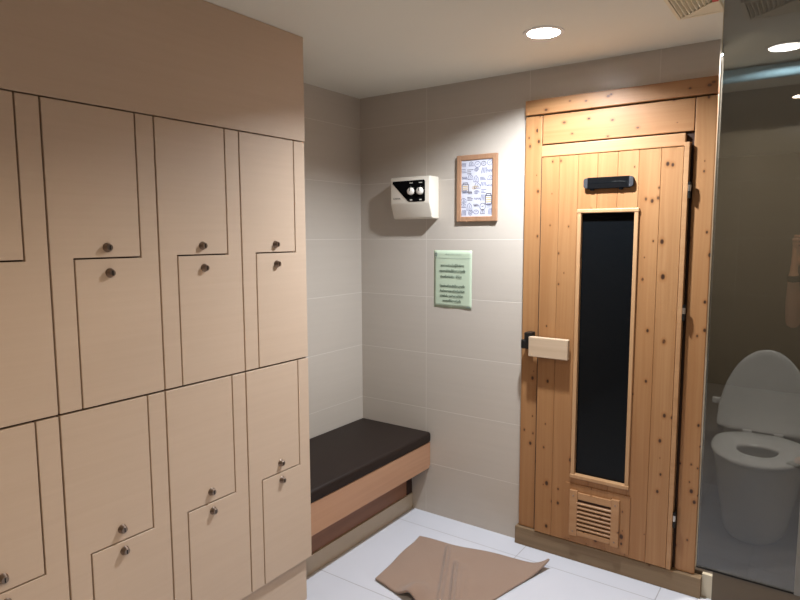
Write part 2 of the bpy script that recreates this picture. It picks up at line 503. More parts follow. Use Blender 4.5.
# window
bm = bmesh.new(); t = .013; f = F0 - .010
add_box(bm, WX0 - t, WX0 + .004, f, F1, WZ0 - t, WZ1 + t, bev=.003)
add_box(bm, WX1 - .004, WX1 + t, f, F1, WZ0 - t, WZ1 + t, bev=.003)
add_box(bm, WX0 - t - .002, WX1 + t + .002, f - .002, F1, WZ1 - .004, WZ1 + t, bev=.003)
add_box(bm, WX0 - t - .002, WX1 + t + .002, f - .004, F1, WZ0 - t, WZ0 + .004, bev=.003)
obj('window_frame', bm, M['pine_trim'], dr)
obj('window_pane', box(WX0, WX1, F0 + .012, F0 + .018, WZ0, WZ1), M['black_glass'], dr)
# vent
v = bmesh.new()
VX0, VX1, VZ0, VZ1 = -.9050, -.6830, .130, .346
obj('vent_board', box(-.932, -.640, F0 - .004, F0 + .001, .108, .372, bev=.001), M['pine_v'], dr)
fv = bmesh.new()
add_box(fv, VX0, VX0 + .036, F0 - .016, F0 - .003, VZ0, VZ1, bev=.003)
add_box(fv, VX1 - .036, VX1, F0 - .016, F0 - .003, VZ0, VZ1, bev=.003)
add_box(fv, VX0 + .036, VX1 - .036, F0 - .013, F0 - .003, VZ1 - .040, VZ1 - .008, bev=.002)
add_box(fv, VX0 + .036, VX1 - .036, F0 - .013, F0 - .003, VZ0 + .006, VZ0 + .028, bev=.002)
vf = obj('vent_grille', fv, M['pine_slat'], dr)
obj('vent_shade_sheet', box(VX0 + .03, VX1 - .03, F0 - .0050, F0 - .0042, VZ0 + .02, VZ1 - .02), M['frame_dark'], vf)  # thin dark sheet in place of the shade behind the louvres
for i in range(7):
    zc = VZ0 + .040 + i * .0195
    bm = bmesh.new()
    add_prism(bm, [(F0 - .0055, zc + .003), (F0 - .0135, zc - .004), (F0 - .0135, zc + .002), (F0 - .0075, zc + .0070), (F0 - .0055, zc + .0070)], 'x', VX0 + .034, VX1 - .034)
    obj('louvre', bm, M['pine_slat'], vf)
for x in (VX0 + .018, VX1 - .018):
    for z in (VZ0 + .022, VZ1 - .026):
        obj('screw', lathe([(0, 0), (.004, 0), (.003, .0015), (0, .0015)], 12, Matrix.Translation((x, F0 - .0158, z)) @ Matrix.Rotation(PI / 2, 4, 'X')), M['brass_dark'], vf)
# name plate like black bar high on the door
pl = obj('nameplate', box(-.865, -.689, F0 - .016, F0 + .001, 1.6950, 1.7430, bev=.002), M['black_plastic'], dr)
obj('plate_slot', box(-.859, -.695, F0 - .0168, F0 - .0155, 1.7180, 1.7225, bev=.0003), M['black_glass'], pl)
for s, x in ((-1, -.865), (1, -.689)):
    pts = [(x - s * .002, 1.6975), (x + s * .010, 1.6990), (x + s * .0155, 1.7060), (x + s * .0155, 1.7330), (x + s * .010, 1.7400), (x - s * .002, 1.7415)]
    obj('end_clip', prism(pts, 'y', F0 - .018, F0 + .001, bev=.0012), M['grey_plastic'], pl)
for x in (-.845, -.725):
    obj('peg', box(x - .008, x + .008, F0 - .013, F0 + .001, 1.6880, 1.6960, bev=.002), M['black_plastic'], pl)
# handle
hd = obj('handle', box(-1.106, -.921, 2.612, 2.640, .945, 1.0365, bev=.003), M['pine_handle'], dr)
for x in (-1.04, -.96):
    obj('handle_spacer', box(x - .014, x + .014, 2.639, F0 + .001, .965, 1.015), M['pine_handle'], hd)
lt = obj('latch', box(-1.134, -1.100, 2.626, 2.6795, .975, 1.052, bev=.004), M['black_metal'], dr)
obj('latch_roller', lathe([(0, -.02), (.015, -.02), (.017, -.016), (.017, .016), (.015, .02), (0, .02)], 20, Matrix.Translation((-1.136, 2.640, .996))), M['black_metal'], lt)
# hinges on the right edge
for zc in (1.675, 1.187, .315):
    hb = bmesh.new()
    add_lathe(hb, [(0, -.032), (.0048, -.032), (.0048, .032), (0, .032)], 16, Matrix.Translation((-.4625, F0 - .002, zc)))
    add_box(hb, -.4685, -.462, F0 - .001, F1, zc - .03, zc + .03)
    h = obj('hinge', hb, M['black_metal'], dr)
    obj('hinge_pin', lathe([(0, -.012), (.0056, -.012), (.0056, .012), (0, .012)], 16, Matrix.Translation((-.4625, F0 - .0035, zc + .008))), M['steel'], h, smooth=True)

# ------------------------------------------------------------------ writing
def text_bm(s, size, align='CENTER'):
    cu = bpy.data.curves.new('t', 'FONT'); cu.body = s; cu.size = size; cu.align_x = align; cu.align_y = 'CENTER'
    cu.resolution_u = 3
    o = bpy.data.objects.new('t', cu); COL.objects.link(o)
    me = evaluated(o)
    bm = bmesh.new(); bm.from_mesh(me)
    bpy.data.objects.remove(o); bpy.data.meshes.remove(me); bpy.data.curves.remove(cu)
    return bm

def put_text(bm, s, x, z, y, size, width=None, align='CENTER', bold=0.0):
    t = text_bm(s, size, align)
    if not t.verts: t.free(); return
    if width:
        x0 = min(v.co.x for v in t.verts); x1 = max(v.co.x for v in t.verts)
        k = width / max(1e-6, x1 - x0)
        bmesh.ops.scale(t, vec=(k, 1, 1), verts=t.verts[:])
    reps = [0.0] if not bold else [-bold, bold]
    base = bpy.data.meshes.new('b'); t.to_mesh(base); t.free()
    for dx in reps:
        for dz in reps:
            q = bmesh.new(); q.from_mesh(base)
            bmesh.ops.transform(q, matrix=Matrix.Translation((x + dx, y - .00003 * len(reps) * (dx > 0) - .00002 * (dz > 0), z + dz)) @ Matrix.Rotation(PI / 2, 4, 'X'), verts=q.verts[:])
            merge(bm, q)
    bpy.data.meshes.remove(base)

def ribbon(bm, pts, w, y):
    """flat pen line in the x-z plane facing -y"""
    pts = [Vector((p[0], p[1])) for p in pts]
    L = []; R_ = []
    for i, p in enumerate(pts):
        d = pts[min(i + 1, len(pts) - 1)] - pts[max(i - 1, 0)]
        if d.length < 1e-7: d = Vector((1, 0))
        d.normalize(); n = Vector((-d.y, d.x)) * w / 2
        L.append(bm.verts.new((p.x + n.x, y, p.y + n.y))); R_.append(bm.verts.new((p.x - n.x, y, p.y - n.y)))
    for i in range(len(pts) - 1):
        bm.faces.new((L[i], R_[i], R_[i + 1], L[i + 1]))

def inlay(o, pieces):
    """print flat marks into the mesh of the part that carries them"""
    off = world_loc(o); q = bmesh.new(); q.from_mesh(o.data)
    for b, m in pieces:
        n0 = len(q.faces); o.data.materials.append(m); mi = len(o.data.materials) - 1
        bmesh.ops.translate(b, verts=b.verts[:], vec=-off); merge(q, b)
        q.faces.ensure_lookup_table()
        for f in q.faces[n0:]: f.material_index = mi
    q.to_mesh(o.data); q.free()

# ------------------------------------------------------------------ sauna controller
ct = thing('sauna_controller', 'white sauna control box with black panel and two dials on the back wall', 'control box', (-1.775, YB, 1.584))
CX0, CX1, CZ0, CZ1, CY = -1.888, -1.642, 1.584, 1.797, 2.618
bm = bmesh.new()
# profile in (y, z): upright face, lower face slanting back to the wall
add_prism(bm, [(YB + .002, CZ0), (CY + .036, CZ0), (CY + .028, CZ0 + .004), (CY, 1.664), (CY, CZ1 - .006), (CY + .006, CZ1), (YB + .002, CZ1)], 'x', CX0, CX1 - .004, bev=.007, seg=3)
obj('housing', bm, M['white_plastic'], ct, smooth=True, angle=35)
pts = [(-1.871, 1.776), (-1.873, 1.764), (-1.779, 1.674), (-1.770, 1.6700), (-1.680, 1.6700), (-1.674, 1.675), (-1.674, 1.771), (-1.680, 1.778)]
pn = obj('dial_panel', prism(pts, 'y', CY - .0012, CY + .002), M['black_plastic'], ct)
for x in (-1.757, -1.702):
    rot = Matrix.Translation((x, CY - .001, 1.7225)) @ Matrix.Rotation(PI / 2, 4, 'X')
    k = obj('dial', lathe([(0, 0), (.0195, 0), (.0185, .004), (.0165, .013), (.014, .015), (0, .015)], 28, rot), M['knob_white'], ct, smooth=True, angle=50)
    obj('pointer', box(x - .0015, x + .0015, CY - .0172, CY - .0155, 1.7225, 1.738), M['grey_plastic'], k)
bm = bmesh.new()
for x in (-1.757, -1.700):
    ribbon(bm, [(x - .010, 1.7645), (x + .010, 1.7645)], .004, CY - .0016)
    ribbon(bm, [(x - .007, 1.6795), (x + .007, 1.6795)], .006, CY - .0016)
    for a in range(7):
        an = math.radians(-30 + a * 40)
        ribbon(bm, [(x + .0225 * math.cos(an), 1.7225 + .0225 * math.sin(an)), (x + .0255 * math.cos(an), 1.7225 + .0255 * math.sin(an))], .0012, CY - .0016)
inlay(pn, [(bm, M['ink_light'])])
bm = bmesh.new(); put_text(bm, 'HARVIA', -1.847, 1.6875, CY - .0008, .0125, .044)
obj('maker_lettering', bm, M['black_plastic'], ct)

# ------------------------------------------------------------------ framed picture of pen drawings
pc = thing('picture', 'small wood-framed print of pen doodles on the wall left of the sauna door', 'picture', (-1.424, YB, 1.566))
PX0, PX1, PZ0, PZ1, PY = -1.5340, -1.3130, 1.566, 1.890, 2.688
bm = bmesh.new(); q = .026
add_box(bm, PX0, PX0 + q, PY, YB - .001, PZ0, PZ1, bev=.004)
add_box(bm, PX1 - q, PX1, PY, YB - .001, PZ0, PZ1, bev=.004)
add_box(bm, PX0 + .002, PX1 - .002, PY + .001, YB - .001, PZ0, PZ0 + q, bev=.004)
add_box(bm, PX0 + .002, PX1 - .002, PY + .001, YB - .001, PZ1 - q, PZ1, bev=.004)
obj('frame', bm, M['frame_wood'], pc)
pr = obj('print', box(PX0 + .02, PX1 - .02, PY + .006, PY + .010, PZ0 + .02, PZ1 - .02), M['print'], pc)
rd = random.Random(11)
lines = bmesh.new(); dark = bmesh.new(); och = bmesh.new()
yy = PY + .0055
def jar(b, cx, cz, w, h, lw=.0034, col=None):
    o = [(cx - w * .35, cz + h * .5), (cx - w * .35, cz + h * .38), (cx - w * .5, cz + h * .28), (cx - w * .5, cz - h * .42), (cx - w * .4, cz - h * .5), (cx + w * .4, cz - h * .5), (cx + w * .5, cz - h * .42), (cx + w * .5, cz + h * .28), (cx + w * .35, cz + h * .38), (cx + w * .35, cz + h * .5), (cx - w * .35, cz + h * .5)]
    ribbon(b, o, lw, yy)
    ribbon(b, [(cx - w * .42, cz + h * .32), (cx + w * .42, cz + h * .32)], lw, yy - .0001)
    if col is not None:
        for i in range(3): ribbon(col, [(cx - w * .4, cz + h * (.12 - i * .2)), (cx + w * .4, cz + h * (.14 - i * .2))], h * .10, yy + .0002)
def scribble(b, cx, cz, w, h, lw=.0028):
    k = rd.randint(0, 5)
    if k == 0:
        n = 14; ribbon(b, [(cx + w * (.5 * math.cos(2 * PI * i / n)), cz + h * .5 * math.sin(2 * PI * i / n)) for i in range(n + 1)], lw, yy)
        ribbon(b, [(cx - w * .2, cz), (cx + w * .2, cz + h * .1)], lw, yy - .0001)
    elif k == 1:
        n = 12; ribbon(b, [(cx - w * .5 + w * i / n, cz + h * .3 * math.sin(i * 2.1)) for i in range(n + 1)], lw, yy)
    elif k == 2:
        for j in range(3): ribbon(b, [(cx - w * .5, cz + h * (.3 - .3 * j)), (cx + w * rd.uniform(.1, .5), cz + h * (.3 - .3 * j))], lw, yy)
    elif k == 3:
        ribbon(b, [(cx - w * .5, cz - h * .5), (cx - w * .3, cz + h * .3), (cx, cz + h * .5), (cx + w * .4, cz + h * .1), (cx + w * .5, cz - h * .5), (cx - w * .5, cz - h * .5)], lw, yy)
        ribbon(b, [(cx - w * .1, cz - h * .4), (cx, cz + h * .2), (cx + w * .2, cz - h * .3)], lw, yy - .0001)
    elif k == 4:
        for j in range(4): ribbon(b, [(cx - w * .4 + j * w * .25, cz - h * .5), (cx - w * .2 + j * w * .2, cz + h * .5)], lw * 1.2, yy)
    else:
        n = 16; ribbon(b, [(cx + w * .5 * (1 - i / n) * math.cos(i * .9), cz + h * .5 * (1 - i / n) * math.sin(i * .9)) for i in range(n)], lw, yy)
nx, nz = 5, 8
for i in range(nx):
    for j in range(nz):
        cx = PX0 + .040 + (PX1 - PX0 - .080) * i / (nx - 1) + rd.uniform(-.004, .004)
        cz = PZ0 + .044 + (PZ1 - PZ0 - .088) * j / (nz - 1) + rd.uniform(-.006, .006)
        if (i, j) in ((0, 4), (4, 2), (4, 3), (1, 4)): continue
        scribble(dark if rd.random() < .3 else lines, cx, cz, rd.uniform(.024, .036), rd.uniform(.018, .034))
jar(dark, PX0 + .048, PZ0 + .168, .036, .044, col=och)
jar(dark, PX1 - .046, PZ0 + .108, .034, .052, .0044, och)
scribble(och, PX0 + .10, PZ0 + .165, .04, .02)
inlay(pr, [(lines, M['pen']), (dark, M['pen_dark']), (och, M['ochre'])])

# ------------------------------------------------------------------ green notice
nt = thing('notice', 'pale green paper notice with black lettering taped below the picture', 'notice', (-1.562, YB, 1.128))
bm = bmesh.new()
n = 14
for i in range(n + 1):
    for j in range(n + 1):
        u, w_ = i / n, j / n
        bm.verts.new((-1.673 + .222 * u, YB - .0001 - .004 * max(0, .06 - w_) * u * 6 - .0016 * math.sin(u * 5) ** 2, 1.129 + .295 * w_))
bm.verts.ensure_lookup_table()
for i in range(n):
    for j in range(n):
        a = i * (n + 1) + j
        bm.faces.new((bm.verts[a], bm.verts[a + n + 1], bm.verts[a + n + 2], bm.verts[a + 1]))
sheet = obj('sheet', bm, M['paper'], nt, smooth=True)
sd = sheet.modifiers.new('thickness', 'SOLIDIFY'); sd.thickness = .0006; sd.offset = 0
yb = YB - .0034
bm = bmesh.new()
xc = -1.563
for s, z, h, wd, dx in (('ขอความร่วมมือผู้ใช้บริการ', 1.3455, .0165, .135, .0), ('กรุณาอาบน้ำก่อนใช้ห้องซาวน่าทุกครั้ง', 1.3175, .0180, .150, .0), ('เปิดเครื่องไม่เกิน 1 ชั่วโมง', 1.2885, .0170, .125, -.008)):
    put_text(bm, s, xc + dx, z, yb, h, wd, bold=.0003)
for s, z, h, wd, dx in (('โปรดปิดเครื่องหลังใช้งานทุกครั้ง', 1.2405, .0165, .146, .0), ('ห้ามนำอาหารและเครื่องดื่มเข้าห้อง', 1.2150, .0165, .144, .0), ('ระวังพื้นลื่น และห้ามราดน้ำที่เตา', 1.1895, .0160, .136, -.004), ('ขอบคุณที่ให้ความร่วมมือ', 1.1650, .0160, .108, -.002)):
    put_text(bm, s, xc + dx, z, yb, h, wd, bold=.0003)
obj('lettering', bm, M['ink'], nt)
bm = bmesh.new(); put_text(bm, 'ห้องซาวน่า', xc + .006, 1.4030, yb, .0085, .09)
obj('heading', bm, M['ink_grey'], nt)
for pts, w_ in (([(-1.666, 1.384), (-1.458, 1.384)], .0016), ([(-1.655, 1.1465), (-1.500, 1.1445)], .0014)):
    bm = bmesh.new(); ribbon(bm, pts, w_, yb); obj('rule', bm, M['ink_grey'], nt)
bm = bmesh.new(); n2 = 12
ribbon(bm, [(-1.659 + .005 * math.cos(2 * PI * i / n2), 1.402 + .009 * math.sin(2 * PI * i / n2)) for i in range(n2 + 1)], .005, yb)
obj('emblem', bm, M['ink_grey'], nt)
bm = bmesh.new(); ribbon(bm, [(-1.478, 1.1385), (-1.458, 1.1385)], .006, yb); obj('form_number', bm, M['ink_grey'], nt)

# ------------------------------------------------------------------ recessed ceiling lights
def downlight(x, y, kind, label):
    t = thing('ceiling_light', label, 'ceiling light', (x, y, ZC), 'recessed ceiling lights')
    T = Matrix.Translation((x, y, ZC))
    obj('trim_ring', lathe([(.0585, .002), (.0585, -.003), (.062, -.005), (.074, -.003), (.075, .0), (.060, .0005)], 48, T), M['lamp_ring'], t, smooth=True)
    obj('reflector', lathe([(.0592, -.001), (.0585, .012), (.057, .027), (.056, .030)], 48, T), M['lamp_ring'], t, smooth=True)
    obj('diffuser', lathe([(0, .026), (.056, .026), (.056, .031), (0, .031)], 40, T), M['diffuser'] if kind is not False else M['diffuser_w'], t)
    return t
LBL = ['round glowing recessed light in the ceiling in front of the sauna door', 'unseen round ceiling light added above the middle of the room as fill', 'unseen round ceiling light added near the far end behind the viewer as fill', 'glowing ceiling light above the toilet, seen through grey glass']
for (x, y, k), lb in zip(DL, LBL): downlight(x, y, k, lb)

# ------------------------------------------------------------------ air vent in the ceiling
def air_vent(x0, x1, y0, y1, label):
    t = thing('air_vent', label, 'air vent', ((x0 + x1) / 2, (y0 + y1) / 2, ZC), 'ceiling air vents')
    z0, z1 = ZC - .014, ZC - .0005
    bm = bmesh.new(); b = .012
    add_box(bm, x0, x0 + b, y0, y1, z0, z1, bev=.002); add_box(bm, x1 - b, x1, y0, y1, z0, z1, bev=.002)
    add_box(bm, x0 + b, x1 - b, y0, y0 + b, z0, z1, bev=.002); add_box(bm, x0 + b, x1 - b, y1 - b, y1, z0, z1, bev=.002)
    obj('frame', bm, M['vent'], t)
    obj('duct', box(x0 + .004, x1 - .004, y0 + .004, y1 - .004, ZC - .0022, ZC - .0006), M['vent_dark'], t)
    n = int((x1 - x0 - 2 * b) / .0135)
    for i in range(n):
        x = x0 + b + .007 + i * .0135
        add = max(0.0, .0135 * i * 1.0)
        bm = bmesh.new()
        ye = y1 - b - .001 - add
        add_prism(bm, [(x - .004, z0 + .001), (x - .0015, z0 + .001), (x + .005, z1 - .002), (x + .0025, z1 - .002)], 'y', y0 + b + .001, ye)
        obj('slat', bm, M['vent'], t)
    # plain triangular corner plate behind the mitre
    obj('mitre_plate', prism([(x0 + b + .002, y1 - b + .001), (x1 - b + .001, y1 - b + .001), (x1 - b + .001, y1 - b - (x1 - x0 - 2 * b) + .012)], 'z', z0 + .002, z0 + .005), M['vent'], t)
    return t
va = air_vent(-.470, -.326, 2.00, 2.345, 'cream slatted air vent in the ceiling near the sauna door, red sticker on it')
obj('sticker', box(-.345, -.328, 2.15, 2.225, ZC - .0150, ZC - .0139), M['red'], va)['label'] = 'red sticker'
air_vent(-.275, -.12, 2.29, 2.495, 'grey slatted air vent in the ceiling behind the grey glass')

# ------------------------------------------------------------------ towel on the floor
def towel():
    bm = bmesh.new()
    A, B, Cc, D = Vector((-1.540, 2.010)), Vector((-1.588, 2.432)), Vector((-.955, 2.535)), Vector((-1.115, 1.905))
    nu, nv = 110, 90
    grid = []
    rnd = random.Random(3)
    for i in range(nu + 1):
        row = []
        for j in range(nv + 1):
            u, v_ = i / nu, j / nv
            p = A * (1 - u) * (1 - v_) + B * (1 - u) * v_ + D * u * (1 - v_) + Cc * u * v_
            # gentle unevenness of the edges
            p += Vector((.003 * math.sin(v_ * 9) * (1 - u), .004 * math.sin(u * 11 + 1) * v_))
            z = .012 + .0030 * math.sin(u * 13 + v_ * 4) * math.sin(v_ * 9 + 1)
            # two creases running down the middle
            for cx, wd, hgt, v0 in ((-1.425, .011, .027, .50), (-1.378, .010, .030, .25), (-1.335, .022, .012, .0)):
                xx = cx + (2.45 - p.y) * (.48 if cx < -1.40 else .50)
                fade = 1.0 if cx < -1.4 else max(0, min(1, (2.34 - p.y) / .06))
                d = (p.x - xx) / wd
                z += hgt * fade * max(0, min(1, (2.445 - p.y) / .05)) * math.exp(-d * d)
            # buckle at the lower edge
            bx, by = -1.325, 2.00
            d2 = ((p.x - bx) / .055) ** 2 + ((p.y - by) / .075) ** 2
            z += .050 * math.exp(-d2)
            # tip on the right rolled up
            tr = max(0, (p.x - (-1.04)) / .09)
            ed = max(0, v_ - .72) / .28
            z += .040 * tr * tr * ed
            row.append(bm.verts.new((p.x, p.y, z)))
        grid.append(row)
    for i in range(nu):
        for j in range(nv):
            bm.faces.new((grid[i][j], grid[i + 1][j], grid[i + 1][j + 1], grid[i][j + 1]))
    bmesh.ops.recalc_face_normals(bm, faces=bm.faces[:])
    o = obj('towel', bm, M['towel'], None, loc=(-1.3, 2.2, 0), smooth=True, angle=180)
    s = o.modifiers.new('thickness', 'SOLIDIFY'); s.thickness = .009; s.offset = -1
    return tag(o, 'crumpled brown towel lying on the white floor tiles', 'towel')
tw = towel()
if sum(p.normal.z for p in tw.data.polygons) < 0:
    tw.data.flip_normals()

# ------------------------------------------------------------------ grey glass screen
gs = thing('glass_screen', 'tall dark grey glass screen in front of the toilet', 'glass screen', (-.1, YG, .374))
obj('pane', box(-.3075, -.027, YG, YG + .008, .378, ZC - .002), M['glass'], gs)
obj('pane', box(.012, XR, YG, YG + .008, .378, ZC - .002), M['glass'], gs)
obj('polished_edge', box(-.3095, -.3076, YG - .0005, YG + .0085, .378, ZC - .002), M['edge'], gs)
obj('bottom_channel', box(-.3075, XR, YG - .002, YG + .0095, .3725, .3778), M['black_metal'], gs)
obj('post', box(-.027, .012, YG - .004, YG + .012, .372, ZC - .002, bev=.002), M['alu'], gs)

# pale blue pipe under the ceiling behind the glass
bm = bmesh.new()
add_capsule(bm, (-.56, 3.21, ZC - .034), (XR - .04, 3.21, ZC - .034), .030, .030, 24)
tag(obj('water_pipe', bm, M['pipe'], None, loc=(0, 3.105, ZC), smooth=True), 'pale blue pipe running under the ceiling behind the grey glass', 'pipe')

# ------------------------------------------------------------------ toilet
TX = -.222
tl = thing('toilet', 'white toilet with raised lid behind the grey glass', 'toilet', (TX, 3.3, FA))
YF, YH = 3.045, 3.56       # front of the rim, hinge line
def egg(t_, hw, yf, yb_, p=2.2):
    """outline of a bowl: rounded front, straighter back; t_ in 0..1"""
    a = 2 * PI * t_
    x = math.copysign(abs(math.cos(a)) ** (2 / p), math.cos(a)) * hw
    s = math.sin(a)
    ym = yb_ - (yb_ - yf) * .42
    y = ym + (s * (yb_ - ym) if s > 0 else s * (ym - yf))
    if s > 0:
        y = ym + (abs(s) ** .7) * (yb_ - ym)
    return x, y
bm = bmesh.new()
secs = [(FA, .136, 3.085, 3.55), (FA + .012, .143, 3.075, 3.56), (FA + .06, .148, 3.072, 3.57), (FA + .15, .166, 3.068, 3.60), (FA + .25, .182, 3.060, 3.62), (FA + RH + .33, .188, 3.053, 3.63), (FA + RH + .375, .196, 3.050, 3.63), (FA + RH + .390, .197, 3.051, 3.63), (FA + RH + .395, .190, 3.06, 3.62)]
NS = 56; rings = []
for z, hw, yf, ybk in secs:
    rings.append([bm.verts.new((TX + egg(i / NS, hw, yf, ybk)[0], egg(i / NS, hw, yf, ybk)[1], z)) for i in range(NS)])
for a, b in zip(rings, rings[1:]):
    for i in range(NS): bm.faces.new((a[i], a[(i + 1) % NS], b[(i + 1) % NS], b[i]))
bm.faces.new(rings[0][::-1])
# inside of the bowl
ins = []
for z, hw, yf, ybk in ((FA + RH + .394, .112, 3.165, 3.37), (FA + RH + .33, .100, 3.180, 3.36), (FA + .22, .070, 3.21, 3.34), (FA + .20, .02, 3.27, 3.32)):
    ins.append([bm.verts.new((TX + egg(i / NS, hw, yf, ybk)[0], egg(i / NS, hw, yf, ybk)[1], z)) for i in range(NS)])
allr = [rings[-1]] + ins
for a, b in zip(allr, allr[1:]):
    for i in range(NS): bm.faces.new((a[i], a[(i + 1) % NS], b[(i + 1) % NS], b[i]))
bm.faces.new(ins[-1])
bmesh.ops.recalc_face_normals(bm, faces=bm.faces[:])
body = obj('bowl', bm, M['ceramic'], tl, smooth=True, angle=50)
bm = bmesh.new()
NSs = 40
bm2 = []
for z, hw in ((FA + .232, .070),):
    vs = [bm.verts.new((TX + egg(i / NSs, hw, 3.212, 3.338)[0], egg(i / NSs, hw, 3.212, 3.338)[1], z)) for i in range(NSs)]
    bm.faces.new(vs)
obj('water', bm, M['bowl_in'], body)
# seat ring
bm = bmesh.new()
so = [(FA + RH + .397, .199, 3.040, 3.555, .090, 3.170, 3.35), (FA + RH + .408, .203, 3.034, 3.560, .086, 3.174, 3.345), (FA + RH + .417, .199, 3.038, 3.556, .088, 3.171, 3.35), (FA + RH + .420, .188, 3.050, 3.548, .098, 3.160, 3.36)]
O = [[bm.verts.new((TX + egg(i / NS, s[1], s[2], s[3])[0], egg(i / NS, s[1], s[2], s[3])[1], s[0])) for i in range(NS)] for s in so]
I = [[bm.verts.new((TX + egg(i / NS, s[4], s[5], s[6])[0], egg(i / NS, s[4], s[5], s[6])[1], s[0])) for i in range(NS)] for s in so]
loop = O + I[::-1] + [O[0]]
for a, b in zip(loop, loop[1:]):
    for i in range(NS): bm.faces.new((a[i], a[(i + 1) % NS], b[(i + 1) % NS], b[i]))
bmesh.ops.recalc_face_normals(bm, faces=bm.faces[:])
obj('seat', bm, M['seat_plastic'], tl, smooth=True, angle=60)
# raised lid: egg outline standing up, leaning back
bm = bmesh.new()
def lidpt(t_, k, off):
    # egg outline: widest near the hinge, narrowing to a round tip
    a = 2 * PI * t_
    s_ = math.sin(a); LH = .430
    h = LH * .07 + (LH * .93 * s_ if s_ > 0 else LH * .07 * (-(abs(s_) ** .75)))
    x = .214 * math.copysign(abs(math.cos(a)) ** (1.0 if s_ > 0 else .3), math.cos(a))
    x *= k; h = LH * .40 + (h - LH * .40) * k
    ang = math.radians(11)
    return Vector((TX + x, 3.560 + h * math.sin(ang) + off * math.cos(ang), FA + RH + .420 + h * math.cos(ang) - off * math.sin(ang)))
lr = []
for k, off in ((.02, .004), (.5, .003), (.86, .001), (.95, -.004), (1.0, .002), (1.0, .012), (.97, .020), (.5, .022), (.02, .022)):
    lr.append([bm.verts.new(lidpt(i / NS, k, off)) for i in range(NS)])
for a, b in zip(lr, lr[1:]):
    for i in range(NS): bm.faces.new((a[i], a[(i + 1) % NS], b[(i + 1) % NS], b[i]))
bm.faces.new(lr[0]); bm.faces.new(lr[-1][::-1])
bmesh.ops.recalc_face_normals(bm, faces=bm.faces[:])
obj('lid', bm, M['seat_plastic'], tl, smooth=True, angle=60)
for x in (TX - .07, TX + .07):
    obj('lid_hinge', box(x - .022, x + .022, 3.548, 3.588, FA + RH + .396, FA + RH + .430, bev=.005), M['seat_plastic'], tl)
# low water tank behind the lid
obj('tank', box(TX - .185, TX + .185, 3.615, YT - .003, FA + .28, FA + .44, bev=.02, seg=3), M['ceramic'], tl, smooth=True)
obj('flush_lever', box(TX - .245, TX - .184, 3.60, 3.63, FA + .50, FA + .53, bev=.004), M['seat_plastic'], tl)

# ------------------------------------------------------------------ photographer, mirrored in the glass
Fw = Vector((-.574, .819, 0)); Rt = Vector((.819, .574, 0)); Up = Vector((0, 0, 1))
P0 = Vector((.085, -.300, 0))
def L(r, f, z): return P0 + Rt * r + Fw * f + Up * z
person = thing('person', 'person holding a phone up, dark band on wrist, mirrored in the grey glass', 'person', (P0.x, P0.y, 0))
BR = Matrix((Rt, Fw, Up)).transposed()
def remesh(bm, voxel, name, mat, parent, smooth=6):
    o = obj('tmp', bm, mat)
    r = o.modifiers.new('r', 'REMESH'); r.mode = 'VOXEL'; r.voxel_size = voxel
    s = o.modifiers.new('s', 'SMOOTH'); s.factor = .5; s.iterations = smooth
    me = evaluated(o); bpy.data.objects.remove(o)
    q = bmesh.new(); q.from_mesh(me); bpy.data.meshes.remove(me)
    return obj(name, q, mat, parent, smooth=True, angle=180)
bm = bmesh.new()
# torso, neck, head
add_ellipsoid(bm, L(0, 0, .88), (.155, .10, .12), BR)
add_ellipsoid(bm, L(0, 0, 1.02), (.135, .088, .16), BR)
add_ellipsoid(bm, L(0, 0, 1.20), (.160, .10, .16), BR)
add_capsule(bm, L(-.13, 0, 1.31), L(.13, 0, 1.31), .058, .058)
add_capsule(bm, L(0, -.005, 1.32), L(0, .02, 1.46), .055, .050)
add_ellipsoid(bm, L(0, .025, 1.545), (.072, .090, .108), BR)
add_ellipsoid(bm, L(0, .065, 1.485), (.045, .045, .045), BR)
add_capsule(bm, L(0, .108, 1.555), L(0, .124, 1.522), .008, .013)       # nose
add_capsule(bm, L(-.02, .106, 1.487), L(.02, .106, 1.487), .007, .007)  # lips
for s in (-1, 1):
    add_ellipsoid(bm, L(s * .074, .01, 1.540), (.010, .018, .030), BR)    # ears
    hip, knee, ank = L(s * .085, 0, .86), L(s * .095, .02, .46), L(s * .10, -.01, .075)
    add_capsule(bm, hip, knee, .082, .054); add_capsule(bm, knee, L(s * .098, -.015, .30), .052, .050); add_capsule(bm, L(s * .098, -.015, .30), ank, .050, .034)
    add_capsule(bm, ank + Fw * -.03 - Up * .03, ank + Fw * .15 - Up * .046, .036, .028)
def V(x, y, z): return Vector((x, y, z))
